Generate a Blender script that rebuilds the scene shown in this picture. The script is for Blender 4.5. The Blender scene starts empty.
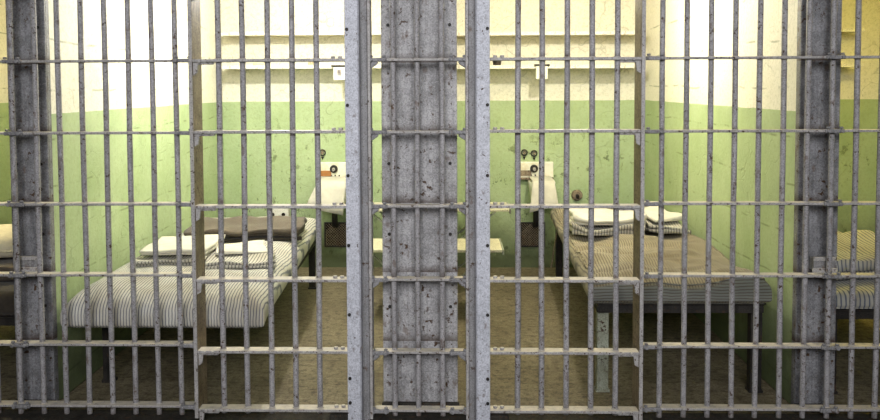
import bpy, bmesh, math, random
from mathutils import Vector, Matrix, noise
random.seed(7)
PI = math.pi
SC = bpy.context.scene
COL = SC.collection

# ------------------------------------------------------------------ camera
cd = bpy.data.cameras.new('camera')
cam = bpy.data.objects.new('camera', cd)
COL.objects.link(cam)
F = 836.92
cd.sensor_fit = 'HORIZONTAL'; cd.sensor_width = 36.0
cd.lens = F/880*36
cd.shift_x = 11.3463/880
cd.shift_y = -82.1693/880
cd.clip_start = 0.05; cd.clip_end = 60
YAW, PITCH, ROLL = -.0258, -.0501, -.0045
fw = Vector((math.sin(YAW)*math.cos(PITCH), math.cos(YAW)*math.cos(PITCH), math.sin(PITCH)))
rt = Vector((math.cos(YAW), -math.sin(YAW), 0)); up = rt.cross(fw)
r2 = rt*math.cos(ROLL)+up*math.sin(ROLL); u2 = -rt*math.sin(ROLL)+up*math.cos(ROLL)
m = Matrix((r2, u2, -fw)).transposed().to_4x4()
m.translation = Vector((0, -3.426, 1.3755))
cam.matrix_world = m
SC.camera = cam

# ------------------------------------------------------------------ world, exposure, light
w = bpy.data.worlds.new('world'); SC.world = w; w.use_nodes = True
w.node_tree.nodes['Background'].inputs[0].default_value = (.8, .82, .9, 1)
w.node_tree.nodes['Background'].inputs[1].default_value = .05
vs = SC.view_settings
vs.view_transform = 'Standard'; vs.look = 'None'; vs.gamma = 1; vs.use_curve_mapping = False
vs.exposure = 0.0

def area(name, loc, target, sx, sy, power, col):
    l = bpy.data.lights.new(name, 'AREA'); l.shape = 'RECTANGLE'; l.size = sx; l.size_y = sy
    l.energy = power; l.color = col
    o = bpy.data.objects.new(name, l); COL.objects.link(o); o.location = loc
    d = Vector(target)-Vector(loc); o.rotation_euler = d.to_track_quat('-Z', 'Y').to_euler()
    return o
# daylight from the gallery skylight, above and behind the viewer
sky = area('gallery_skylight', (0, -5.2, 2.95), (0, 0, 1.15), 2.6, 2.0, 68, (.97, .97, 1.0))
sky.data.spread = math.radians(85)

LAMPS = [((-.94, 1.42), 76, (1.0, .975, .92), 'bulb lamp on the ceiling above the bed with the brown blanket'),
         ((.72, 1.42), 56, (1.0, .94, .78), 'bulb lamp on the ceiling above the tan lumpy mattress'),
         ((2.45, 1.3), 30, (1.0, .83, .24), 'dim bulb lamp in the cell at the far right'),
         ((-2.62, 1.3), 50, (1.0, .90, .62), 'dim bulb lamp in the cell at the far left')]

# ------------------------------------------------------------------ materials
class NT:
    def __init__(s, name):
        s.m = bpy.data.materials.new(name); s.m.use_nodes = True
        s.t = s.m.node_tree; s.b = s.t.nodes['Principled BSDF']; s.L = s.t.links
        s.co = s.n('ShaderNodeTexCoord')
    def n(s, t, **k):
        x = s.t.nodes.new(t)
        for a, v in k.items(): setattr(x, a, v)
        return x
    def l(s, a, b): s.L.new(a, b)
    def noise(s, scale, detail=4, rough=.6, vec=None, dist=0):
        x = s.n('ShaderNodeTexNoise'); x.inputs['Scale'].default_value = scale
        x.inputs['Detail'].default_value = detail; x.inputs['Roughness'].default_value = rough
        x.inputs['Distortion'].default_value = dist
        s.l(vec or s.co.outputs['Object'], x.inputs['Vector']); return x.outputs['Fac']
    def mapping(s, scale=(1, 1, 1), rot=(0, 0, 0), loc=(0, 0, 0)):
        x = s.n('ShaderNodeMapping'); x.inputs['Scale'].default_value = scale
        x.inputs['Rotation'].default_value = rot; x.inputs['Location'].default_value = loc
        s.l(s.co.outputs['Object'], x.inputs['Vector']); return x.outputs[0]
    def ramp(s, fac, stops):
        x = s.n('ShaderNodeValToRGB'); e = x.color_ramp.elements
        while len(e) < len(stops): e.new(.5)
        for i, (p, c) in enumerate(stops):
            e[i].position = p
            if not hasattr(c, '__len__'): c = (c, c, c)
            e[i].color = (*c, 1)
        s.l(fac, x.inputs[0]); return x.outputs[0]
    def math(s, op, a, b=None, c=None):
        x = s.n('ShaderNodeMath', operation=op)
        for i, v in enumerate((a, b, c)):
            if v is None: continue
            if isinstance(v, (int, float)): x.inputs[i].default_value = v
            else: s.l(v, x.inputs[i])
        return x.outputs[0]
    def mix(s, fac, a, b, mode='MIX'):
        x = s.n('ShaderNodeMix', data_type='RGBA', blend_type=mode)
        for i, v in ((0, fac), (6, a), (7, b)):
            if isinstance(v, (int, float)): x.inputs[i].default_value = v
            elif isinstance(v, tuple): x.inputs[i].default_value = (*v, 1)
            else: s.l(v, x.inputs[i])
        return x.outputs[2]
    def bump(s, h, strength=.3, dist=.01):
        x = s.n('ShaderNodeBump'); x.inputs['Strength'].default_value = strength
        x.inputs['Distance'].default_value = dist; s.l(h, x.inputs['Height'])
        s.l(x.outputs[0], s.b.inputs['Normal'])
    def sep(s, v=None):
        x = s.n('ShaderNodeSeparateXYZ'); s.l(v or s.co.outputs['Object'], x.inputs[0]); return x.outputs
    def done(s, col, rough=.7, metal=0.0, spec=.3):
        if isinstance(col, tuple): s.b.inputs['Base Color'].default_value = (*col, 1)
        else: s.l(col, s.b.inputs['Base Color'])
        if isinstance(rough, (int, float)): s.b.inputs['Roughness'].default_value = rough
        else: s.l(rough, s.b.inputs['Roughness'])
        s.b.inputs['Metallic'].default_value = metal
        s.b.inputs['Specular IOR Level'].default_value = spec
        return s.m

def m_steel(name, base, dark, chip=.62, rust=(.10, .055, .03), stain=0.0, streak=True, spec=.35, rough=.55, scale=1.0, dusty=None):
    s = NT(name)
    n1 = s.noise(14*scale, 6, .7)
    c = s.mix(s.ramp(n1, [(.3, 0), (.7, 1)]), dark, base)
    if streak:
        n2 = s.noise(1.0, 4, .6, s.mapping((60, 60, 4)))
        c = s.mix(s.math('MULTIPLY', s.ramp(n2, [(.45, 0), (.7, 1)]), .45), c, tuple(x*.45 for x in dark))
    ng = s.noise(170, 3, .8)
    c = s.mix(s.math('MULTIPLY', s.ramp(ng, [(.36, 1), (.52, 0)]), .55), c, tuple(x*.35 for x in dark))
    c = s.mix(s.math('MULTIPLY', s.ramp(ng, [(.55, 0), (.70, 1)]), .35), c, tuple(min(1, x*1.5) for x in base))
    n3 = s.noise(70*scale, 3, .6)
    n4 = s.noise(9, 2, .5)
    k = s.math('MULTIPLY', s.ramp(n3, [(chip, 0), (chip+.04, 1)]), s.ramp(n4, [(.42, 0), (.55, 1)]))
    c = s.mix(k, c, tuple(x*.6 for x in rust))
    n5 = s.noise(34*scale, 4, .6, s.mapping((1, 1, .6), loc=(3, 1, 7)))
    c = s.mix(s.math('MULTIPLY', s.ramp(n5, [(.60, 0), (.68, 1)]), .55), c, rust)
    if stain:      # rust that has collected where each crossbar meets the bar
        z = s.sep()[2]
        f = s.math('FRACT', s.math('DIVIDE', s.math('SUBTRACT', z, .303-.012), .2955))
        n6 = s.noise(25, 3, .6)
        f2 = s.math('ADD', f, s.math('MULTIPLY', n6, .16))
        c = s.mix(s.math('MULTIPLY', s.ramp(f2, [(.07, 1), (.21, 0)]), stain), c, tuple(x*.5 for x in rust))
    if dusty:
        g = s.n('ShaderNodeNewGeometry'); nz = s.sep(g.outputs['Normal'])[2]
        n7 = s.noise(30, 4, .6)
        c = s.mix(s.math('MULTIPLY', s.math('GREATER_THAN', nz, .6), s.ramp(n7, [(.3, .35), (.65, 1)])), c, dusty)
    s.bump(s.math('ADD', s.noise(45*scale, 5, .7), s.math('MULTIPLY', k, -.5)), .25, .004)
    return s.done(c, rough, 0, spec)

M = {}
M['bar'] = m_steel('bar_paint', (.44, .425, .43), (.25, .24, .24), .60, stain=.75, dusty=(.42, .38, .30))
M['flat'] = m_steel('crossbar_paint', (.47, .45, .43), (.30, .285, .27), .60, dusty=(.60, .54, .43), streak=False)
M['stile'] = m_steel('stile_paint', (.60, .61, .66), (.46, .47, .51), .64, streak=False)
M['jamb'] = m_steel('jamb_paint', (.32, .315, .32), (.19, .185, .185), .62)
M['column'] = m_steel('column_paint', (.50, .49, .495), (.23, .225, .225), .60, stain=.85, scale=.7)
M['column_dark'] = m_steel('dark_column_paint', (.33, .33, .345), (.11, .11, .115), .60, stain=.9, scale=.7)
M['brown'] = m_steel('brown_web_paint', (.34, .27, .19), (.14, .10, .065), .60, rust=(.07, .035, .02))
M['track'] = m_steel('track_dirt', (.06, .055, .045), (.02, .018, .015), .60, spec=.15, rough=.85)
M['dark'] = m_steel('dark_iron', (.045, .04, .035), (.015, .014, .013), .64, spec=.25)
M['leg'] = m_steel('chipped_leg_paint', (.42, .45, .36), (.24, .25, .18), .54)
M['board'] = m_steel('worn_board_paint', (.70, .66, .48), (.52, .47, .32), .66, streak=False, rust=(.25, .16, .07))

def m_wall(name, low_dark=1.0, cracks=1.0, chips=1.0, courses=0.0):
    s = NT(name)
    xyz = s.sep(); z = xyz[2]
    n0 = s.noise(5, 2, .5)
    zz = s.math('ADD', z, s.math('MULTIPLY', s.math('SUBTRACT', n0, .5), .008))
    line = s.math('GREATER_THAN', zz, 1.262)
    n1 = s.noise(2.2, 5, .6)
    cream = s.mix(s.ramp(n1, [(.3, 0), (.7, 1)]), (.80, .77, .64), (.85, .82, .71))
    n2 = s.noise(3.0, 6, .65)
    green = s.mix(s.ramp(n2, [(.3, 0), (.7, 1)]), (.35, .45, .23), (.45, .55, .32))
    c = s.mix(line, green, cream)
    # chips, scars and hairline cracks in the paint
    n3 = s.noise(16, 5, .75, s.mapping((1, 1, .8), loc=(1.3, 0, 4)))
    n4 = s.noise(2.5, 2, .5, s.mapping(loc=(5, 2, 1)))
    low = s.ramp(z, [(.35, 1), (.98, .35)]) if False else s.ramp(s.math('MULTIPLY', z, .5), [(.40, 1), (.60, 0)])
    k = s.math('MULTIPLY', s.math('MULTIPLY', s.ramp(n3, [(.575, 0), (.615, 1)]), s.ramp(n4, [(.40, 0), (.50, 1)])), low)
    c = s.mix(s.math('MULTIPLY', k, .75*chips), c, (.07, .09, .03))
    ng = s.noise(55, 6, .85)
    c = s.mix(s.math('MULTIPLY', s.ramp(ng, [(.38, 1), (.52, 0)]), .28), c, (.22, .25, .10))
    n8 = s.noise(60, 3, .6)
    c = s.mix(s.math('MULTIPLY', s.ramp(n8, [(.66, 0), (.70, 1)]), .35*chips), c, (.12, .12, .05))
    v = s.n('ShaderNodeTexVoronoi', feature='DISTANCE_TO_EDGE'); v.inputs['Scale'].default_value = 2.1
    vm = s.n('ShaderNodeVectorMath', operation='ADD')
    nc = s.n('ShaderNodeTexNoise'); nc.inputs['Scale'].default_value = 3; s.l(s.co.outputs['Object'], nc.inputs['Vector'])
    s.l(s.mapping((1, .6, 1.1)), vm.inputs[0]); s.l(nc.outputs['Color'], vm.inputs[1]); s.l(vm.outputs[0], v.inputs['Vector'])
    ck = s.math('MULTIPLY', s.ramp(v.outputs['Distance'], [(.004, 1), (.012, 0)]), s.ramp(n4, [(.46, 0), (.56, 1)]))
    c = s.mix(s.math('MULTIPLY', ck, .5*cracks), c, (.14, .16, .06))
    if courses:      # joints of the block courses showing through the paint
        zj = s.math('ADD', z, s.math('MULTIPLY', s.math('SUBTRACT', s.noise(2.5, 2, .5, s.mapping(loc=(2, 3, 4))), .5), .05))
        fj = s.math('ABSOLUTE', s.math('SUBTRACT', s.math('FRACT', s.math('DIVIDE', zj, .21)), .5))
        kj = s.math('MULTIPLY', s.ramp(fj, [(.012, 1), (.03, 0)]), s.ramp(s.noise(6, 3, .6, s.mapping(loc=(9, 1, 2))), [(.48, 0), (.58, 1)]))
        c = s.mix(s.math('MULTIPLY', kj, courses), c, (.13, .16, .06))
    # wall colour darkens towards the floor, edge broken up by noise
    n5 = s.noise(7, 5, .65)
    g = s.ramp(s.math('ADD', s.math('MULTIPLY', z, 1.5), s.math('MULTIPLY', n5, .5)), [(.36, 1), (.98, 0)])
    c = s.mix(s.math('MULTIPLY', g, .88*low_dark), c, (.05, .06, .025))
    s.bump(s.math('ADD', s.noise(60, 5, .7), s.math('ADD', s.math('MULTIPLY', s.noise(9, 4, .6), 1.5), s.math('MULTIPLY', s.math('ADD', k, ck), -1.0))), .35, .006)
    return s.done(c, .6, 0, .3)
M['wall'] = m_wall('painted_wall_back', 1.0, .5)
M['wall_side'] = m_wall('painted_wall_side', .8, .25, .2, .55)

def m_floor():
    s = NT('worn_concrete')
    c = s.mix(s.ramp(s.noise(3, 6, .65), [(.3, 0), (.7, 1)]), (.14, .115, .07), (.27, .23, .15))
    c = s.mix(s.math('MULTIPLY', s.ramp(s.noise(28, 5, .7), [(.48, 0), (.62, 1)]), .7), c, (.055, .045, .03))
    c = s.mix(s.math('MULTIPLY', s.ramp(s.noise(1, 4, .6, s.mapping((8, 55, 1))), [(.52, 0), (.68, 1)]), .35), c, (.38, .33, .22))
    c = s.mix(s.math('MULTIPLY', s.ramp(s.noise(90, 5, .85), [(.40, 1), (.54, 0)]), .6), c, (.05, .04, .025))
    s.bump(s.noise(50, 6, .7), .4, .006)
    return s.done(c, .75, 0, .2)
M['floor'] = m_floor()
s = NT('ceiling_plaster'); M['ceiling'] = s.done(s.mix(s.noise(6), (.74, .68, .52), (.80, .75, .6)), .8)

def m_cloth(name, a, b, scale=30, bump=.3, weave=400):
    s = NT(name)
    c = s.mix(s.ramp(s.noise(scale, 5, .65), [(.3, 0), (.7, 1)]), a, b)
    s.bump(s.math('ADD', s.noise(weave, 2, .5), s.noise(30, 4, .6)), bump, .004)
    x = s.done(c, .95, 0, .08)
    s.b.inputs['Sheen Weight'].default_value = .15
    return x
M['blanket_brown'] = m_cloth('brown_wool', (.075, .060, .045), (.125, .102, .078))
M['blanket_dark'] = m_cloth('dark_wool', (.035, .030, .024), (.06, .05, .04))
M['sheet'] = m_cloth('white_cotton', (.58, .55, .46), (.70, .67, .58), 14)
M['pillowcase'] = m_cloth('tan_cotton', (.55, .49, .36), (.68, .62, .48), 14)

def m_ticking(name, light, dark, period, stain, axis='X', side_axis=None, amt=.7, width=.42):
    s = NT(name)
    xyz = s.sep()
    ix = {'X': 0, 'Y': 1, 'Z': 2}
    n = s.noise(6, 3, .6)
    def st(ax):
        v = s.math('ADD', xyz[ix[ax]], s.math('MULTIPLY', n, .02))
        f = s.math('FRACT', s.math('DIVIDE', s.math('ADD', v, 10.0), period))
        d = s.math('ABSOLUTE', s.math('SUBTRACT', f, .5))
        return s.ramp(d, [(.5-width-.10 if width < .4 else .06, 1), (.5-width+.12 if width < .4 else .24, 0)])
    k = st(axis)
    if side_axis:
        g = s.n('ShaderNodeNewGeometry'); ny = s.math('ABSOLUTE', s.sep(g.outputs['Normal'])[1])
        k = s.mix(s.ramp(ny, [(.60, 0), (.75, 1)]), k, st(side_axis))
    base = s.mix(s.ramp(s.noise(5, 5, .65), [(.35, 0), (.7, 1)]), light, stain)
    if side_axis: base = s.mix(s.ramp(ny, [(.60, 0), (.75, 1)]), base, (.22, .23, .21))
    c = s.mix(s.math('MULTIPLY', k, amt), base, dark)
    s.bump(s.math('ADD', s.noise(200, 2, .5), s.math('MULTIPLY', s.noise(14, 4, .6), 2)), .3, .005)
    x = s.done(c, .95, 0, .08); s.b.inputs['Sheen Weight'].default_value = .1
    return x
M['tick_blue'] = m_ticking('blue_ticking', (.57, .56, .50), (.06, .07, .11), .013, (.42, .385, .31), amt=.85)
M['tick_tan'] = m_ticking('stained_ticking', (.345, .305, .215), (.10, .085, .06), .013, (.17, .135, .085), 'X', 'Z', .85)
M['tick_grey'] = m_ticking('grey_ticking', (.56, .54, .47), (.055, .055, .06), .016, (.45, .41, .33), 'X', None, .85)
M['tick_far'] = m_ticking('far_ticking', (.46, .46, .42), (.05, .07, .14), .02, (.38, .36, .30), 'X', None, .85)
s = NT('porcelain'); M['porcelain'] = s.done(s.mix(s.ramp(s.noise(12, 4), [(.5, 0), (.75, 1)]), (.80, .78, .66), (.62, .52, .32)), .35, 0, .5)
s = NT('rust_patch'); M['rust'] = s.done(s.mix(s.noise(40, 4), (.30, .12, .035), (.42, .20, .07)), .8)
s = NT('bulb_glass'); s.b.inputs['Emission Color'].default_value = (1, .93, .8, 1); s.b.inputs['Emission Strength'].default_value = 6
M['bulb'] = s.done((.9, .88, .8), .3)
M['enamel'] = m_steel('white_enamel', (.84, .82, .74), (.72, .69, .6), .68, streak=False, rust=(.3, .15, .06))
M['black'] = m_steel('black_hole', (.012, .012, .01), (.006, .006, .005), .7, spec=.1)

# ------------------------------------------------------------------ mesh helpers
def box(bm, x0, x1, y0, y1, z0, z1):
    v = [bm.verts.new((x, y, z)) for z in (z0, z1) for y in (y0, y1) for x in (x0, x1)]
    for f in ((0, 2, 3, 1), (4, 5, 7, 6), (0, 1, 5, 4), (2, 6, 7, 3), (0, 4, 6, 2), (1, 3, 7, 5)):
        bm.faces.new([v[i] for i in f])
    return v
def tube(bm, a, b, r, n=14, r2=None):
    a = Vector(a); b = Vector(b); d = (b-a).normalized(); r2 = r if r2 is None else r2
    q = d.orthogonal().normalized(); p = d.cross(q)
    A = [bm.verts.new(a+(q*math.cos(t)+p*math.sin(t))*r) for t in [2*PI*i/n for i in range(n)]]
    B = [bm.verts.new(b+(q*math.cos(t)+p*math.sin(t))*r2) for t in [2*PI*i/n for i in range(n)]]
    for i in range(n):
        f = bm.faces.new((A[i], A[(i+1) % n], B[(i+1) % n], B[i])); f.smooth = True
    bm.faces.new(A[::-1]); bm.faces.new(B)
def prism(bm, pts, axis, a, b):
    """extrude a polygon given in the two other axes from a to b along axis"""
    def P(u, v, t):
        return {'X': (t, u, v), 'Y': (u, t, v), 'Z': (u, v, t)}[axis]
    A = [bm.verts.new(P(u, v, a)) for u, v in pts]; B = [bm.verts.new(P(u, v, b)) for u, v in pts]
    n = len(pts)
    for i in range(n): bm.faces.new((A[i], A[(i+1) % n], B[(i+1) % n], B[i]))
    bm.faces.new(A[::-1]); bm.faces.new(B)
def flatbar(bm, a, b, wid, th, wdir=(0, 1, 0)):
    a = Vector(a); b = Vector(b); d = (b-a).normalized(); wv = Vector(wdir); wv = (wv-d*wv.dot(d)).normalized()
    t = d.cross(wv)
    vs_ = []
    for p in (a, b):
        for sx, sy in ((-1, -1), (1, -1), (1, 1), (-1, 1)):
            vs_.append(bm.verts.new(p+wv*sx*wid/2+t*sy*th/2))
    for f in ((0, 1, 2, 3), (7, 6, 5, 4), (0, 4, 5, 1), (1, 5, 6, 2), (2, 6, 7, 3), (3, 7, 4, 0)):
        bm.faces.new([vs_[i] for i in f])
OFF = {}
def new(): return bmesh.new()
def obj(name, bm, mat, parent=None, bevel=0, smooth=False, sub=0, seg=2):
    bmesh.ops.recalc_face_normals(bm, faces=bm.faces)
    if smooth:
        for f in bm.faces: f.smooth = True
    off = OFF.get(parent.name, Vector()) if parent is not None else Vector()
    for v in bm.verts: v.co -= off                  # part meshes are stored relative to their thing's base
    me = bpy.data.meshes.new(name); bm.to_mesh(me); bm.free()
    o = bpy.data.objects.new(name, me); COL.objects.link(o)
    OFF[o.name] = off.copy()
    me.materials.append(M[mat] if isinstance(mat, str) else mat)
    if parent is not None: o.parent = parent
    if bevel:
        b = o.modifiers.new('bevel', 'BEVEL'); b.width = bevel; b.segments = seg; b.limit_method = 'ANGLE'; b.angle_limit = .6
    if sub:
        b = o.modifiers.new('sub', 'SUBSURF'); b.levels = sub; b.render_levels = sub
    return o
def thing(name, label, cat, loc, group=None):
    o = bpy.data.objects.new(name, None); COL.objects.link(o); o.location = loc; o.empty_display_size = .05; OFF[o.name] = Vector(loc)
    return tag(o, label, cat, group)
def tag(o, label, cat, group=None):
    o['label'] = label; o['category'] = cat
    if group: o['group'] = group
    return o
def struct(name, bm, mat, **k):
    o = obj(name, bm, mat, None, **k); o['kind'] = 'structure'; return o

# ------------------------------------------------------------------ room shell
XL, XR = -1.716, 1.454          # faces of the outer partitions
PT = .158                       # partition thickness
YB, YF = 2.86, .125
ZC = 2.13
FL, FR = -3.34, 3.23            # outer walls of the two outer cells
b = new(); box(b, FL-.15, FR+.15, .045, YB+.1, -.12, 0); struct('floor', b, 'floor')
b = new(); box(b, FL-.15, FR+.15, YF, YB+.1, ZC, ZC+.12); struct('ceiling', b, 'ceiling')
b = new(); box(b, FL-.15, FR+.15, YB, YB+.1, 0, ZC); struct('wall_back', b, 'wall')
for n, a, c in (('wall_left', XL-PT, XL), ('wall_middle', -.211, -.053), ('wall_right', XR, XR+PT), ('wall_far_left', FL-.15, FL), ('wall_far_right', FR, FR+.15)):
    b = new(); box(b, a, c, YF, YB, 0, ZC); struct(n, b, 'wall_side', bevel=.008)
b = new(); box(b, -4.2, 4.2, -5.6, -.06, -.32, -.20); struct('floor_gallery', b, 'track')
b = new(); box(b, FL-.15, FR+.15, -.17, .045, -.20, .003); struct('trim_1', b, 'track', bevel=.006)
b = new(); box(b, FL-.15, FR+.15, -.06, .16, ZC-.06, ZC+.25); struct('trim_2', b, 'column', bevel=.006)

# ------------------------------------------------------------------ steel columns at the ends of the partitions
def column(x0, x1, label, plate_m='column', bracket=None):
    cx = (x0+x1)/2
    t = thing('steel_column', label, 'column', (cx, .1, 0), 'steel columns between the cells')
    y0 = .085
    b = new(); box(b, x0, x1, y0, y0+.012, 0, 2.07); obj('face_plate', b, plate_m, t, bevel=.003)
    for xx in (x0, x1-.012):
        b = new(); box(b, xx, xx+.012, y0+.012, YF-.001, 0, 2.07); obj('side_flange', b, plate_m, t)
    b = new()
    box(b, x0-.006, x1+.006, y0-.02, y0-.0005, 0, .03)
    fo = obj('foot_plate', b, 'track', t, bevel=.004); fo['label'] = 'dirty foot plate'
    for z in [1.63, 1.05, .75, .44]:
        b = new()
        for xx in (x0+.03, x1-.03):
            tube(b, (xx, y0, z), (xx, y0-.007, z), .007, 8)
        obj('bolt_head', b, 'dark', t)
    return t
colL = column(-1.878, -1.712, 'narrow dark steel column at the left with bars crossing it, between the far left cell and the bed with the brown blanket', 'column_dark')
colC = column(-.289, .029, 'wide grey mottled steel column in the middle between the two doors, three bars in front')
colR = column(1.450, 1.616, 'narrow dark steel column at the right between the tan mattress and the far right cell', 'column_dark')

# ------------------------------------------------------------------ bars
ROWS = [2.0745, 1.779, 1.483, 1.187, .892, .596, .303, .043]
BR = .0112
def crossbar(bm, x0, x1, y, z, wid=.050, th=.0100, lugs=()):
    pts = [(x0, y-wid/2), (x1, y-wid/2), (x1, y+wid/2), (x0, y+wid/2)]
    prism(bm, pts, 'Z', z-th/2, z+th/2)
def grille(label, xs, x0, x1, y, rows, zb, zt, splice=(), br=BR, parent_name='bar_grille'):
    t = thing(parent_name, label, 'bars', ((x0+x1)/2, y, 0))
    for i, x in enumerate(xs):
        b = new()
        # slightly hand-worn round bar
        n = 14; zs = [zb+(zt-zb)*k/36 for k in range(37)]
        ring = None
        ph = random.random()*9
        for z in zs:
            dx = .0009*math.sin(z*5+ph); dy = .0009*math.cos(z*4+ph)
            A = [b.verts.new((x+dx+br*math.cos(2*PI*k/n), y+dy+br*math.sin(2*PI*k/n), z)) for k in range(n)]
            if ring:
                for k in range(n):
                    f = b.faces.new((ring[k], ring[(k+1) % n], A[(k+1) % n], A[k])); f.smooth = True
            else: b.faces.new(A[::-1])
            ring = A
        b.faces.new(ring)
        obj('bar', b, 'bar', t)
    for z in rows:
        b = new(); crossbar(b, x0, x1, y, z)
        for x in xs:                                # drilled collars where the bars pass
            tube(b, (x, y, z-.0065), (x, y, z+.0075), br+.003, 12)
        c = obj('crossbar', b, 'flat', t, bevel=.002)
        for sx in splice:                           # riveted splice plates
            b = new(); box(b, sx-.038, sx+.038, y-.034, y-.020, z-.008, z+.008)
            for d in (-.026, .026):
                tube(b, (sx+d, y-.036, z), (sx+d, y-.044, z), .0085, 8)
                tube(b, (sx+d, y-.028, z+.009), (sx+d, y-.028, z+.018), .0085, 8)
            obj('splice_plate', b, 'jamb', c, bevel=.004)
    return t
P = .0978
xsL = [-1.13-P*k for k in range(0, 12)]
grille('fixed grille of round bars left of the left door, crossing the left narrow column',
       xsL, -2.26, -1.062, 0, ROWS, -.10, 2.09, splice=(-1.80, -1.09))
xsR = [.861+.0977*k for k in range(0, 12)]
grille('fixed grille of round bars right of the right door, crossing the right narrow column',
       xsR, .790, 1.99, 0, ROWS, -.10, 2.09, splice=(1.545, .825))
grille('narrow grille of three round bars in front of the wide middle column',
       [-.234, -.136, -.034], -.318, .055, 0, [2.0745, 1.779, 1.482, 1.187, .883, .579, .275, .030], -.10, 2.09, splice=(-.295, .032))

DR = [2.07, 1.775, 1.480, 1.194, .893, .595, .303, .063]
def door(label, xs, xa, xb, stile_side, YD=-.085):
    """sliding barred door: wide pale stile on one side, thin deep stile on the other"""
    t = thing('cell_door', label, 'door', ((xa+xb)/2, YD, 0), 'barred cell doors')
    for x in xs:
        b = new(); n = 14; ring = None; ph = random.random()*9
        for k2 in range(37):
            z = .045+(2.09-.045)*k2/36
            dx = .0009*math.sin(z*5+ph)
            A = [b.verts.new((x+dx+.0115*math.cos(2*PI*k/n), YD+.0115*math.sin(2*PI*k/n), z)) for k in range(n)]
            if ring:
                for k in range(n):
                    f = b.faces.new((ring[k], ring[(k+1) % n], A[(k+1) % n], A[k])); f.smooth = True
            else: b.faces.new(A[::-1])
            ring = A
        b.faces.new(ring); obj('bar', b, 'bar', t)
    for z in DR:
        b = new()
        x0, x1 = xa, xb
        crossbar(b, x0, x1, YD, z, .055, .0115)
        for x in xs: tube(b, (x, YD, z-.007), (x, YD, z+.009), .0150, 12)
        c = obj('crossbar', b, 'flat', t, bevel=.002)
        # corner angle lugs under the ends of the crossbar
        b = new()
        e = xb if stile_side > 0 else xa
        o_ = xa if stile_side > 0 else xb
        for xx, sg in ((o_, 1 if stile_side > 0 else -1),):
            prism(b, [(xx, z-.007), (xx+sg*.085, z-.007), (xx+sg*.08, z-.016), (xx+sg*.02, z-.016), (xx+sg*.016, z-.05), (xx, z-.06)], 'Y', YD-.018, YD-.004)
            for d in (.03, .062): tube(b, (xx+sg*d, YD-.018, z-.002), (xx+sg*d, YD-.034, z-.002), .007, 8)
        for d in (.022, .05):
            tube(b, (e-stile_side*d, YD, z+.005), (e-stile_side*d, YD, z+.016), .009, 8)
        obj('corner_lug', b, 'flat', c, bevel=.002)
    # thin deep stile: narrow pale edge facing out, brown web running back
    if stile_side > 0: xe = xa; s0, s1 = xa-.015, xa
    else: xe = xb; s0, s1 = xb, xb+.015
    b = new(); box(b, s0, s1, YD-.030, YD-.022, .03, 2.10); e = obj('stile_edge', b, 'flat', t, bevel=.002)
    b = new(); box(b, s0, s1, YD-.022, YD+.10, .03, 2.10); e = obj('thin_stile', b, 'brown', t, bevel=.002); e['label'] = 'brown deep web of the thin stile'
    # wide pale stile: channel with chamfered inner edge
    if stile_side > 0: a, c2 = xb, xb+.057
    else: a, c2 = xa-.057, xa
    y0 = YD-.032; y1 = YD+.028
    if stile_side > 0: pts = [(a, y0), (c2-.006, y0), (c2, y0+.008), (c2, y1), (a, y1)]
    else: pts = [(a, y0+.008), (a+.006, y0), (c2, y0), (c2, y1), (a, y1)]
    b = new(); prism(b, pts, 'Z', 0.0, 2.10)
    ws = obj('wide_stile', b, 'stile', t, bevel=.002); ws['label'] = 'pale blue-grey wide stile'
    xm = a+.014 if stile_side > 0 else c2-.014
    for z in [1.98, 1.60, 1.30, 1.02, .74, .46, .20, .10]:
        b = new(); tube(b, (xm-.004*(stile_side), y0+.001, z), (xm-.004*(stile_side), y0-.006, z), .0068, 8)
        r = obj('rivet', b, 'dark', ws)
    # shoe at the bottom
    b = new(); sx0 = (xb-.075) if stile_side > 0 else xa
    box(b, sx0, sx0+.075, YD-.036, YD+.02, .0, .05)
    obj('shoe', b, 'track', t, bevel=.006)
    return t
door('barred sliding door in front of the bed with the brown blanket, wide pale stile on its right',
     [-.928, -.831, -.730, -.632, -.533], -1.026, -.417, 1)
door('barred sliding door in front of the sink and tan mattress, wide pale stile on its left',
     [.270, .365, .464, .563, .662], .157, .752, -1)

def jamb(x0, x1, sg, label):
    t = thing('door_jamb', label, 'door post', ((x0+x1)/2, -.02, 0), 'door jambs beside the middle column')
    b = new()
    prism(b, [(x0, -.055), (x1, -.055), (x1, .03), (x0, .03)], 'Z', -.03, 2.09)
    obj('post', b, 'jamb', t, bevel=.003)
    xe = x1 if sg > 0 else x0-.012
    b = new(); box(b, xe, xe+.012, -.045, .03, -.03, 2.09); obj('edge_strip', b, 'flat', t, bevel=.002)
    for z in [1.482, 1.187, .883, .579, .275]:
        b = new(); xx = xe+.012 if sg > 0 else xe
        prism(b, [(xx, z-.008), (xx+sg*.030, z-.008), (xx+sg*.026, z-.018), (xx+sg*.012, z-.028), (xx, z-.036)], 'Y', -.030, -.012)
        obj('gusset', b, 'jamb', t, bevel=.004)
    return t
jamb(-.372, -.334, 1, 'dark grey steel door jamb just left of the wide middle column')
jamb(.074, .112, -1, 'dark grey steel door jamb just right of the wide middle column')

# lock brackets on the outer columns
def bracket(x, label):
    t = thing('lock_bracket', label, 'bracket', (x, .05, .6), 'lock brackets on the outer columns')
    b = new(); box(b, x-.042, x+.042, .035, .084, .604, .66); obj('housing', b, 'jamb', t, bevel=.004)
    b = new(); box(b, x-.05, x+.05, .028, .0345, .596, .618); obj('tongue', b, 'flat', t, bevel=.003)
    b = new(); box(b, x-.045, x+.045, .0285, .0345, .648, .664); obj('lip', b, 'flat', t, bevel=.001)
bracket(-1.79, 'small steel lock bracket on the narrow column at the left')
bracket(1.54, 'small steel lock bracket on the narrow column at the right')

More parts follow.
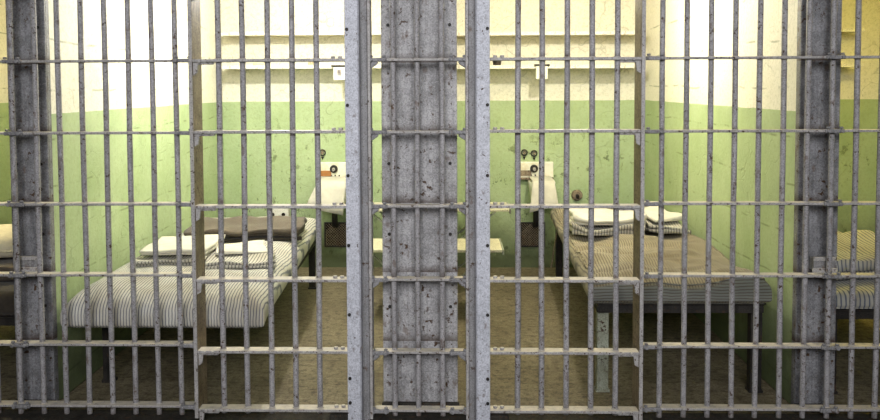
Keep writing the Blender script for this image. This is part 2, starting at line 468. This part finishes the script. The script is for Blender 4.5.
# ------------------------------------------------------------------ cell lamps (bulb on a ceiling rose)
for (lx, ly), pw, colr, lab in LAMPS:
    t = thing('ceiling_lamp', lab, 'lamp', (lx, ly, ZC), 'cell ceiling lamps')
    b = new(); tube(b, (lx, ly, ZC-.001), (lx, ly, ZC-.025), .05, 20, .04); obj('rose', b, 'enamel', t, bevel=.003)
    b = new(); tube(b, (lx, ly, ZC-.025), (lx, ly, ZC-.055), .02, 16, .018); obj('socket', b, 'black', t)
    b = new(); bmesh.ops.create_uvsphere(b, u_segments=16, v_segments=12, radius=.03)
    for v in b.verts: v.co += Vector((lx, ly, ZC-.08))
    bo = obj('bulb', b, 'bulb', t, smooth=True); bo.visible_shadow = True
    l = bpy.data.lights.new('bulb_light', 'POINT'); l.energy = pw; l.color = colr; l.shadow_soft_size = .03
    lo = bpy.data.objects.new('bulb_light', l); COL.objects.link(lo); lo.location = (lx, ly, ZC-.17)

# ------------------------------------------------------------------ shelves
def shelf(x0, x1, z, depth, label, group):
    t = thing('wall_shelf', label, 'shelf', ((x0+x1)/2, YB, z), group)
    y0 = YB-depth
    b = new(); box(b, x0, x1, y0, YB-.002, z-.018, z); obj('board', b, 'board', t, bevel=.003)
    b = new(); box(b, x0, x1, y0-.006, y0-.0003, z-.022, z+.004); obj('front_edge', b, 'enamel', t, bevel=.002)
    n = 2 if x1-x0 > .8 else 1
    for k in range(n):
        xx = x0+.12+(x1-x0-.24)*k/max(1, n-1)
        b = new(); prism(b, [(YB-.003, z-.019), (y0+.05, z-.019), (y0+.05, z-.023), (YB-.012, z-.055), (YB-.003, z-.055)], 'X', xx-.004, xx+.004)
        obj('bracket', b, 'board', t)
    return t
for x0, x1, nm, g in ((-1.665, -.262, 'cell with the brown blanket', 'left'), (.0, 1.375, 'cell with the tan mattress', 'right'), (1.70, 2.93, 'dim far right cell', 'far')):
    sh1 = shelf(x0, x1, 1.755 if g == 'right' else 1.765, .27, 'upper cream wall shelf in the '+nm, 'cream wall shelves')
    sh2 = shelf(x0, x1, 1.517 if g != 'left' else 1.525, .27, 'lower cream wall shelf in the '+nm, 'cream wall shelves')

# things on and at the shelves
def cup(x, y, z, r, h, label, mat='dark'):
    t = thing('shelf_cup', label, 'cup', (x, y, z))
    b = new(); tube(b, (x, y, z+.001), (x, y, z+h), r*.85, 18, r); obj('body', b, mat, t, bevel=.002)
    b = new(); tube(b, (x, y, z+h+.0005), (x, y, z+h+.006), r*1.05, 18, r*1.05); obj('rim', b, 'enamel', t)
cup(.34, 2.66, 1.518, .033, .055, 'dark metal cup at the left end of the lower shelf above the table')
cup(-1.01, 2.66, 1.526, .026, .05, 'tan cup on the lower shelf left of the paper holder', 'board')
b = new(); box(b, -1.43, -1.33, 2.62, 2.70, 1.526, 1.553); tag(obj('soap_dish', b, 'board', bevel=.006), 'small tan soap dish on the lower shelf near its left end', 'soap dish')
def holder(x, label, m):
    t = thing('paper_holder', label, 'holder', (x, 2.58, 1.46))
    b = new(); box(b, x-.042, x+.042, 2.568, 2.580, 1.420, 1.520); obj('plate', b, m, t, bevel=.003)
    b = new(); tube(b, (x-.055, 2.565, 1.520), (x+.055, 2.565, 1.520), .006, 10); obj('rod', b, 'black', t)
    b = new(); box(b, x-.012, x+.012, 2.561, 2.5675, 1.455, 1.492); obj('clip', b, 'jamb' , t)
holder(-.795, 'metal paper holder with dark rod on the lower shelf beside the left door stile', 'enamel')
holder(.655, 'white paper holder with a dark rod hooked on the lower shelf above the towel', 'enamel')

# ------------------------------------------------------------------ sinks
def sink(cx, side, label, tlabel):
    rust = 'rust' if side < 0 else 'brown'
    t = thing('sink', label, 'sink', (cx, YB, .5), 'wall sinks')
    y = YB-.002
    b = new(); box(b, cx-.135, cx+.135, y-.035, y, .68, .805); obj('backsplash', b, 'porcelain', t, bevel=.006)
    b = new(); box(b, cx-.135, cx+.135, y-.05, y-.0355, .672, .690); obj('ledge', b, rust, t, bevel=.002)
    px = cx-.075
    b = new(); box(b, px-.045, px+.045, y-.041, y-.0355, .700, .742)
    obj('rust_panel', b, rust, t, bevel=.002)
    b = new(); tube(b, (cx-.01, y-.036, .755), (cx-.01, y-.052, .755), .030, 20); o = obj('spout_plate', b, 'dark', t, bevel=.002)
    b = new(); tube(b, (cx-.01, y-.052, .755), (cx-.01, y-.075, .75), .012, 14, .010); obj('spout', b, 'flat', o)
    for d in (-.03, .0, .03):
        b = new(); tube(b, (cx+d, y-.035, .705), (cx+d, y-.040, .705), .006, 8); obj('screw', b, 'dark', t)
    # basin: tapered bowl with rim and hollow
    bx_ = cx+.035
    prof = [(.10, .50), (.115, .56), (.125, .62), (.132, .672), (.112, .672), (.10, .63), (.06, .585), (.0, .578)]
    b = new(); n = 28; rings = []
    for r, z in prof:
        R = []
        for k in range(n):
            a = 2*PI*k/n
            ca, sa = math.cos(a), math.sin(a)
            sq = (abs(ca)**4+abs(sa)**4)**(-.25)
            R.append(b.verts.new((bx_+.72*r*ca*sq, y-.137+r*sa*sq*.98, z)))
        rings.append(R)
    for i in range(len(rings)-1):
        for k in range(n): b.faces.new((rings[i][k], rings[i][(k+1) % n], rings[i+1][(k+1) % n], rings[i+1][k]))
    b.faces.new(rings[0][::-1]); bmesh.ops.remove_doubles(b, verts=b.verts, dist=1e-5)
    obj('basin', b, 'porcelain', t, smooth=True)
    b = new(); tube(b, (cx, y-.09, .50), (cx, y-.09, .33), .022, 14); tube(b, (cx, y-.09, .34), (cx, y, .33), .022, 14); obj('drain_pipe', b, 'dark', t)
    # towel draped over the basin
    b = new()
    tx0, tx1 = cx-.045 if side > 0 else cx-.10, cx+.115
    path = [(y-.03, .692), (y-.06, .690), (y-.12, .688), (y-.20, .688), (y-.262, .686), (y-.282, .672), (y-.292, .63), (y-.300, .59), (y-.306, .545), (y-.310, .515 if side > 0 else .485)]
    nx = 14; G = []
    for j, (yy, zz) in enumerate(path):
        row = []
        f = max(0, (j-5)/4)
        for i in range(nx+1):
            u = i/nx
            x = tx0+(tx1-tx0)*u+(u-.5)*f*.05+(.0 if side > 0 else -.05*f)
            z = zz + (.0 if j < 9 else .0) - (f*.05*(1-u) if side > 0 else f*(.06*u-.02))
            row.append(b.verts.new((x, yy-.006*math.sin(u*9+j*.3)*f, z)))
        G.append(row)
    for j in range(len(G)-1):
        for i in range(nx): b.faces.new((G[j][i], G[j][i+1], G[j+1][i+1], G[j+1][i]))
    o = obj('towel', b, 'sheet', smooth=True)
    so = o.modifiers.new('s', 'SOLIDIFY'); so.thickness = .004; so.offset = 1
    tag(o, tlabel, 'towel', 'towels over the sinks')
sink(-.865, -1, 'small wall sink with a rust patch, half hidden behind the left door stile', 'white towel draped over the sink beside the left door stile')
sink(.635, 1, 'small wall sink with a dark spout plate between the table and the tan mattress', 'white towel draped over the sink beside the tan mattress')
def valve(x, z, label):
    t = thing('pipe_valve', label, 'valve', (x, YB, z), 'round valves above the sinks')
    b = new()
    bmesh.ops.create_cone(b, cap_ends=False, segments=20, radius1=.026, radius2=.026, depth=.012, matrix=Matrix.Translation((x, YB-.008, z)) @ Matrix.Rotation(PI/2, 4, 'X'))
    r = obj('ring', b, 'dark', t); so = r.modifiers.new('s', 'SOLIDIFY'); so.thickness = .009
    b = new(); tube(b, (x, YB-.002, z), (x, YB-.022, z), .011, 12); obj('stem', b, 'brown', t, bevel=.002)
    b = new(); prism(b, [(x-.012, z-.03), (x+.012, z-.03), (x, z-.055)], 'Y', YB-.01, YB-.003); obj('pointer', b, 'dark', t)
valve(-.965, .875, 'dark round valve on the wall above the sink by the left door stile')
valve(.555, .872, 'left one of the two round valves above the right sink')
valve(.628, .866, 'right one of the two round valves above the right sink')

# ------------------------------------------------------------------ wall vents
def vent(x0, x1, z0, z1, label):
    t = thing('wall_vent', label, 'vent', ((x0+x1)/2, YB, z0), 'mesh vents under the sinks')
    b = new(); box(b, x0, x1, YB-.006, YB-.002, z0, z1); obj('opening', b, 'black', t)
    b = new(); n = 9
    dx = (x1-x0)/n; H = z1-z0
    for k in range(-5, n+1):
        for sg in (1, -1):
            xa = x0+k*dx; xb_ = xa+H
            pa = [xa, z0]; pb = [xb_, z1]
            if pa[0] < x0: pa = [x0, z0+(x0-xa)]
            if pb[0] > x1: pb = [x1, z1-(xb_-x1)]
            if pb[0] <= pa[0]: continue
            if sg < 0: pa = [x0+x1-pa[0], pa[1]]; pb = [x0+x1-pb[0], pb[1]]
            flatbar(b, (pa[0], YB-.009-.002*(sg > 0), pa[1]), (pb[0], YB-.009-.002*(sg > 0), pb[1]), .004, .003, (1, 0, 0))
    obj('mesh', b, 'brown', t)
    b = new()
    for a in ((x0-.012, x1+.012, z1, z1+.012), (x0-.012, x1+.012, z0-.012, z0), (x0-.012, x0, z0, z1), (x1, x1+.012, z0, z1)):
        box(b, a[0], a[1], YB-.014, YB-.002, a[2], a[3])
    obj('frame', b, 'dark', t, bevel=.001)
vent(-.945, -.76, .17, .335, 'dark diamond mesh vent low on the wall beside the left door stile')
vent(.535, .70, .17, .335, 'dark diamond mesh vent low on the wall under the right sink')
# enamel outlet with two holes at the head of the left bed, and a rusty one at the right bed
t = thing('wall_box', 'white enamel wall box with two dark holes behind the brown blanket', 'wall box', (-1.29, YB, .36))
b = new(); box(b, -1.375, -1.215, YB-.07, YB-.002, .33, .47); bb = obj('housing', b, 'enamel', t, bevel=.014)
for xx in (-1.335, -1.255):
    b = new(); tube(b, (xx, YB-.069, .415), (xx, YB-.073, .415), .014, 14); obj('hole', b, 'black', t)
t = thing('outlet', 'rusty round outlet on the wall above the white sheets of the tan mattress', 'outlet', (.955, YB, .55))
b = new(); tube(b, (.95, YB-.002, .55), (.95, YB-.03, .55), .045, 16, .035); obj('cover', b, 'brown', t, bevel=.006)
b = new(); tube(b, (.95, YB-.03, .55), (.95, YB-.05, .54), .014, 10); obj('stub', b, 'dark', t)

# ------------------------------------------------------------------ folding table and seat on the middle partition
def fold(x_wall, sg, y0, y1, z, reach, name, label, cat, bz):
    t = thing(name, label, cat, (x_wall, (y0+y1)/2, z))
    b = new(); xs = sorted((x_wall+sg*.002, x_wall+sg*reach)); box(b, xs[0], xs[1], y0, y1, z-.018, z); obj('top', b, 'board', t, bevel=.004)
    b = new(); xe = sorted((x_wall+sg*(reach+.0005), x_wall+sg*(reach+.010))); box(b, xe[0], xe[1], y0, y1, z-.032, z+.001); obj('edge_strip', b, 'leg', t, bevel=.002)
    for yy in (y0+.03, y1-.03):
        b = new(); flatbar(b, (x_wall+sg*.005, yy, bz), (x_wall+sg*reach*.8, yy, z-.022), .028, .008); obj('brace', b, 'leg', t)
    b = new(); xs = sorted((x_wall+sg*.0015, x_wall+sg*.010)); box(b, xs[0], xs[1], y0+.02, y1-.02, bz-.03, z-.019); obj('wall_plate', b, 'leg', t)
fold(-.053, 1, 1.90, 2.22, .588, .43, 'folding_table', 'cream fold-down table on the wall right of the middle column', 'table', .30)
fold(-.053, 1, 1.42, 1.78, .42, .355, 'folding_stool', 'cream fold-down stool below and before the table right of the middle column', 'stool', .16)
fold(-.211, -1, 1.90, 2.22, .588, .385, 'folding_table', 'cream fold-down table glimpsed left of the middle column', 'table', .30)
fold(-.211, -1, 1.42, 1.78, .42, .33, 'folding_stool', 'cream fold-down stool glimpsed left of the middle column', 'stool', .16)

# ------------------------------------------------------------------ beds
def quad(P0, P1, P2, P3, u, v):
    a = P0.lerp(P1, u); d = P3.lerp(P2, u); return a.lerp(d, v)
def frame(c, zt, label, legs, group='iron cots', brace=None, zl=.0):
    """c = near-left, near-right, far-right, far-left corners (x,y)"""
    ctr = sum((Vector((x, y, 0)) for x, y in c), Vector())/4
    t = thing('iron_cot', label, 'bed', ctr, group)
    for i in range(4):
        a = c[i]; d = c[(i+1) % 4]
        b = new(); flatbar(b, (*a, zt-.022), (*d, zt-.022), .006, .042, (0, 0, 1)) if False else flatbar(b, (*a, zt-.022), (*d, zt-.022), .042, .008, (0, 0, 1))
        flatbar(b, (*a, zt-.003), (*d, zt-.003), .03, .005, (0, 1, 0) if i % 2 == 0 else (1, 0, 0))
        obj('rail', b, 'dark', t)
    b = new(); n = 12
    C = [Vector((x, y, 0)) for x, y in c]
    for k in range(1, n):
        a = C[0].lerp(C[3], k/n); d = C[1].lerp(C[2], k/n); a.z = d.z = zt-.006; flatbar(b, a, d, .025, .003)
    for k in range(1, 6):
        a = C[0].lerp(C[1], k/6); d = C[3].lerp(C[2], k/6); a.z = d.z = zt-.010; flatbar(b, a, d, .02, .003, (1, 0, 0))
    o = obj('spring_mesh', b, 'dark', t)
    for (x, y, wd, mat) in legs:
        b = new(); e = .005
        box(b, x-wd/2, x+wd/2, y-.025, y-.019, 0, zt-.043)
        box(b, x-wd/2, x-wd/2+.006, y-.019, y+.02, 0, zt-.043)
        box(b, x-wd/2-.006, x+wd/2+.006, y-.03, y+.02, 0, .012)
        tube(b, (x, y-.025, zt-.09), (x, y-.031, zt-.09), .008, 8)
        obj('leg', b, mat, t, bevel=.001)
    if brace:
        b = new(); flatbar(b, brace[0], brace[1], .02, .006); br = obj('brace', b, 'brown', t)
    return t
def mattress(c, z0, z1, mat, label, group, nu=34, nv=74, lump=.008, edge=.05, droop=0.0, seams=(), pip='tick_tan', seed=0, taper=.6):
    C = [Vector((x, y, 0)) for x, y in c]
    ctr = sum(C, Vector())/4
    b = new()
    def pt(u, v, top):
        p = quad(C[0], C[1], C[2], C[3], u, v)
        W = (C[1]-C[0]).length; L = (C[3]-C[0]).length
        du = min(u, 1-u)*W; dv = min(v, 1-v)*L
        e = min(du, dv)
        k = 1.0 if e > edge else math.sqrt(max(0, 1-((edge-e)/edge)**2))
        zm = (z0+z1)/2
        h = (z1-z0)/2
        n = noise.noise(Vector((p.x*3.2+seed, p.y*3.2, 1.7)))*lump + noise.noise(Vector((p.x*9+seed, p.y*9, .7)))*lump*.45
        z = zm+(h*k if top else -h*(.5+.5*k))+(n if top else 0)*k
        for (sa, sb, dpt) in seams:
            if top:
                dd = abs((p.y-sa) - sb*(p.x-ctr.x) - .02*math.sin(p.x*14+sa*7)); z -= dpt*math.exp(-(dd/.016)**2)*k
        if droop:
            q = max(0, 1-v*L/.22); z -= droop*q*q
        # near edge bulge
        return Vector((p.x, p.y, z))
    def rs(t): return t-math.sin(2*PI*t)/(2*PI)*.85    # finer towards the edges
    def grid(top):
        return [[b.verts.new(pt(rs(i/nu), rs(j/nv), top)) for i in range(nu+1)] for j in range(nv+1)]
    # non-uniform sampling near edges
    T = grid(True); B = grid(False)
    for j in range(nv):
        for i in range(nu):
            b.faces.new((T[j][i], T[j][i+1], T[j+1][i+1], T[j+1][i]))
            b.faces.new((B[j][i], B[j+1][i], B[j+1][i+1], B[j][i+1]))
    for i in range(nu):
        b.faces.new((B[0][i], B[0][i+1], T[0][i+1], T[0][i])); b.faces.new((T[nv][i], T[nv][i+1], B[nv][i+1], B[nv][i]))
    for j in range(nv):
        b.faces.new((B[j+1][0], B[j][0], T[j][0], T[j+1][0])); b.faces.new((B[j][nu], B[j+1][nu], T[j+1][nu], T[j][nu]))
    t = thing('mattress', label, 'mattress', (ctr.x, ctr.y, z0), group)
    obj('pad', b, mat, t, smooth=True)
    # piping along the upper edge
    for top, zz in (((True, z1), (False, z0)) if pip == 'tick_tan' else ((False, z0),)):
        b = new(); W = (C[1]-C[0]).length; L = (C[3]-C[0]).length
        eu = edge*.32/W; ev = edge*.32/L
        loop = [(eu+(1-2*eu)*k/20, ev) for k in range(20)]+[(1-eu, ev+(1-2*ev)*k/40) for k in range(40)]+[(1-eu-(1-2*eu)*k/20, 1-ev) for k in range(20)]+[(eu, 1-ev-(1-2*ev)*k/40) for k in range(40)]
        pts = [pt(u, v, top) for u, v in loop]
        for k in range(len(pts)): tube(b, pts[k], pts[(k+1) % len(pts)], .005, 6)
        obj('piping', b, pip, t)
    return t

def folded(name, cx, cy, z, lx, ly, layers, th, mat, label, cat, group, rot=0, axis='X', curve=.0, wob=.006, seed=0, taper=0.0, tilt=0, gap=1.12, parts=None, cols=None, stag=.015, bowl=0.0):
    """blanket folded back and forth: serpentine section in local x, run along local y"""
    pth = []
    r = th*gap/2
    for i in range(layers):
        zc = th/2+i*th*gap
        s_ = 1 if i % 2 == 0 else -1
        off = stag*math.sin(i*2.3+seed)
        hx = lx/2-r-taper*i
        N = 14
        for k in range(N+1): pth.append((s_*(-hx+2*hx*k/N)+off, zc))
        if i < layers-1:
            for k in range(1, 6):
                a = -PI/2+PI*k/6; pth.append((s_*(hx+r*math.cos(a))+off, zc+r+r*math.sin(a)))
    # ribbon
    b = new(); NV = 22; cr, sr = math.cos(rot), math.sin(rot)
    rows = []
    for side in (0, 1):
        rows.append([])
    def normal(k):
        a = pth[max(0, k-1)]; c = pth[min(len(pth)-1, k+1)]
        d = Vector((c[0]-a[0], c[1]-a[1])); d.normalize(); return Vector((-d.y, d.x))
    sec = []
    K = len(pth)
    for k in range(K): n = normal(k); sec.append((pth[k][0]+n.x*th/2, pth[k][1]+n.y*th/2))
    for k in range(K-1, -1, -1): n = normal(k); sec.append((pth[k][0]-n.x*th/2, pth[k][1]-n.y*th/2))
    V = []
    for j in range(NV+1):
        v = j/NV; row = []
        for q, (x, zz) in enumerate(sec):
            y = (v-.5)*ly*(1+.03*math.sin(x*20+zz*60+seed))
            e = min(v, 1-v)
            sq = 1-.35*max(0, 1-e/.06)**2
            hz = zz*1.0
            n = noise.noise(Vector((x*6+seed, y*6, zz*8)))*wob*2
            H = layers*th*gap
            z3 = hz + n*(hz/H) + curve*(abs(x)/(lx/2))**2*(hz/H) - bowl*(abs(y)/(ly/2))**3*(hz/H)*H
            z3 = max(.001, z3)
            z3 += tilt*(x+lx/2)
            xx, yy = x+n, y+n
            if axis == 'Y': xx, yy = yy, xx
            row.append(b.verts.new((cx+xx*cr-yy*sr, cy+xx*sr+yy*cr, z+z3)))
        V.append(row)
    Q = len(sec)
    for j in range(NV):
        for q in range(Q): b.faces.new((V[j][q], V[j][(q+1) % Q], V[j+1][(q+1) % Q], V[j+1][q]))
    # end caps as strips
    for row, flip in ((V[0], 1), (V[NV], 0)):
        for k in range(K-1):
            f = (row[k], row[k+1], row[Q-2-k], row[Q-1-k])
            b.faces.new(f if flip else f[::-1])
    o = obj(name, b, mat, smooth=False)
    for f in o.data.polygons: f.use_smooth = True
    return tag(o, label, cat, group)
def pillow(cx, cy, z, lx, ly, h, mat, label, rot=0, seed=0, group=None, name='pillow', cat='pillow'):
    b = new(); nu, nv = 26, 18; cr, sr = math.cos(rot), math.sin(rot)
    def pt(i, j, top):
        u = 2*i/nu-1; v = 2*j/nv-1
        k = max(0, (1-abs(u)**3.2))**.5*max(0, (1-abs(v)**3.2))**.5
        x = u*lx/2*(1-.05*(1-abs(v))); y = v*ly/2*(1-.06*(1-abs(u)))
        n = noise.noise(Vector((x*8+seed, y*8, seed)))*.012
        zz = h*.36+(h*.64*k+n*k if top else -h*.36*k**.6)
        return (cx+x*cr-y*sr, cy+x*sr+y*cr, z+max(0.001, zz))
    T = [[b.verts.new(pt(i, j, True)) for i in range(nu+1)] for j in range(nv+1)]
    B = [[b.verts.new(pt(i, j, False)) if 0 < i < nu and 0 < j < nv else T[j][i] for i in range(nu+1)] for j in range(nv+1)]
    for j in range(nv):
        for i in range(nu):
            b.faces.new((T[j][i], T[j][i+1], T[j+1][i+1], T[j+1][i]))
            q = [B[j][i], B[j+1][i], B[j+1][i+1], B[j][i+1]]
            try: b.faces.new(q)
            except ValueError: pass
    t = thing(name, label, cat, (cx, cy, z), group)
    obj('cushion', b, mat, t, smooth=True)
    b = new(); loop = []
    for i in range(nu): loop.append(pt(i, 0, True))
    for j in range(nv): loop.append(pt(nu, j, True))
    for i in range(nu, 0, -1): loop.append(pt(i, nv, True))
    for j in range(nv, 0, -1): loop.append(pt(0, j, True))
    for k in range(len(loop)): tube(b, loop[k], loop[(k+1) % len(loop)], .004, 6)
    obj('seam', b, mat, t)
    return t

# --- left cell bed
cL = [(-1.655, .165), (-.835, .165), (-.915, 2.28), (-1.690, 2.28)]
frame([(-1.63, .24), (-.86, .24), (-.925, 2.24), (-1.68, 2.24)], .345+.0, 'iron cot under the blue-striped mattress in the left cell', [(-.94, 2.20, .045, 'dark'), (-1.64, 2.20, .045, 'dark'), (-1.60, .40, .045, 'dark')])
mattress([(-1.675, .075), (-.795, .075), (-.895, 2.27), (-1.690, 2.27)], .347, .495, 'tick_blue', 'long blue-and-cream striped mattress with rounded near end in the left cell', 'prison mattresses', lump=.014, edge=.11, droop=.022, pip='tick_blue', seed=3)
folded('folded_pad', -1.40, .80, .496, .42, .34, 2, .018, 'tick_grey', 'dark striped folded pad under the white sheets at the wall on the striped mattress', 'pad', None, .08, 'Y', wob=.012, seed=2, stag=.012)
folded('folded_sheet', -1.385, .84, .540, .38, .33, 2, .014, 'sheet', 'folded white sheets on the dark striped pad at the wall end of the striped mattress', 'sheet', None, .05, 'Y', wob=.008, seed=1, stag=.01)
folded('folded_pad', -1.065, .77, .496, .44, .33, 2, .013, 'tick_grey', 'flat cream striped pad at the open side of the striped mattress', 'pad', None, .22, 'Y', wob=.012, seed=5, stag=.012)
folded('folded_sheet', -1.10, .89, .530, .30, .26, 1, .014, 'sheet', 'single white sheet lying on the flat striped pad before the brown blanket', 'sheet', None, .3, 'Y', wob=.008, seed=4, curve=-.005)
folded('folded_blanket', -1.185, 1.49, .500, .52, .60, 1, .018, 'blanket_dark', 'dark thin folded blanket under the brown one', 'blanket', None, .12, 'Y', wob=.006, seed=6)
folded('folded_blanket', -1.195, 1.47, .522, .48, .63, 2, .026, 'blanket_brown', 'thick brown wool blanket folded flat near the far end of the striped mattress', 'blanket', None, .10, 'Y', wob=.012, seed=8, curve=-.012)

# --- right cell bed
frame([(.655, .27), (1.38, .27), (1.43, 2.50), (.745, 2.50)], .408, 'iron cot under the tan lumpy mattress in the right cell', [(.68, .31, .05, 'leg'), (.765, 2.46, .045, 'dark'), (1.36, .31, .05, 'dark'), (1.39, 2.46, .045, 'dark')], brace=((.745, 2.42, .36), (.70, 2.38, .10)))
mattress([(.605, .215), (1.400, .215), (1.445, 2.53), (.712, 2.53)], .410, .522, 'tick_tan', 'stained tan striped mattress with lumps and seams in the right cell', 'prison mattresses', lump=.045, edge=.085, nu=64, nv=170, seams=((.45, .22, .018), (.72, -.25, .014), (1.02, .12, .018), (1.35, -.1, .014), (1.9, 0, .012)), seed=11)
folded('folded_pad', .915, 1.46, .530, .44, .42, 2, .020, 'tick_grey', 'dark striped folded pad under the white sheet on the tan mattress', 'pad', None, -.16, 'Y', wob=.018, seed=7, stag=.012, bowl=-.45)
folded('folded_sheet', .92, 1.50, .579, .40, .40, 2, .016, 'sheet', 'folded white sheet on the dark striped pad on the tan mattress', 'sheet', None, -.12, 'Y', wob=.016, seed=9, curve=.01, bowl=-.6)
folded('folded_pad', 1.215, 1.48, .535, .40, .19, 2, .022, 'tick_grey', 'small dark striped folded pad near the wall on the tan mattress', 'pad', None, .30, 'Y', wob=.02, seed=5, stag=.012)
folded('folded_sheet', 1.215, 1.55, .590, .34, .18, 1, .016, 'sheet', 'small white sheet on the dark striped pad near the wall on the tan mattress', 'sheet', None, .28, 'Y', wob=.010, seed=12, tilt=.05, bowl=-.6)

# --- far right cell bed
frame([(1.66, .26), (2.38, .26), (2.38, 2.3), (1.66, 2.3)], .385, 'dark iron cot in the cell at the far right', [(2.34, .9, .04, 'dark'), (2.34, 2.25, .04, 'dark'), (1.69, .3, .04, 'dark'), (1.69, 2.25, .04, 'dark')])
mattress([(1.64, .24), (2.38, .24), (2.38, 2.3), (1.64, 2.3)], .387, .475, 'tick_far', 'blue-and-white striped mattress at the far right edge', 'prison mattresses', lump=.014, edge=.04, pip='tick_far', seed=21)
folded('folded_mattress_pad', 1.98, .72, .477, .62, .55, 2, .045, 'tick_far', 'folded striped pad heaped on the far right mattress', 'pad', None, .15, 'Y', wob=.02, seed=14)
# --- far left cell bed
frame([(-2.62, .26), (-1.90, .26), (-1.90, 2.3), (-2.62, 2.3)], .345, 'dark iron cot in the cell at the far left', [(-2.56, .9, .04, 'dark'), (-2.56, 2.25, .04, 'dark'), (-1.93, .3, .04, 'dark'), (-1.93, 2.25, .04, 'dark')])
mattress([(-2.62, .24), (-1.90, .24), (-1.90, 2.3), (-2.62, 2.3)], .347, .455, 'blanket_dark', 'dark covered mattress at the far left edge', 'prison mattresses', lump=.012, edge=.04, pip='blanket_dark', seed=31)
folded('folded_blanket', -2.22, .72, .457, .60, .50, 2, .034, 'blanket_brown', 'brown blanket folded on the dark mattress at the far left edge', 'blanket', None, .1, 'Y', wob=.01, seed=15)
pillow(-2.22, .76, .537, .62, .50, .13, 'pillowcase', 'cream pillow on the brown blanket at the far left edge', .2, 3, None)
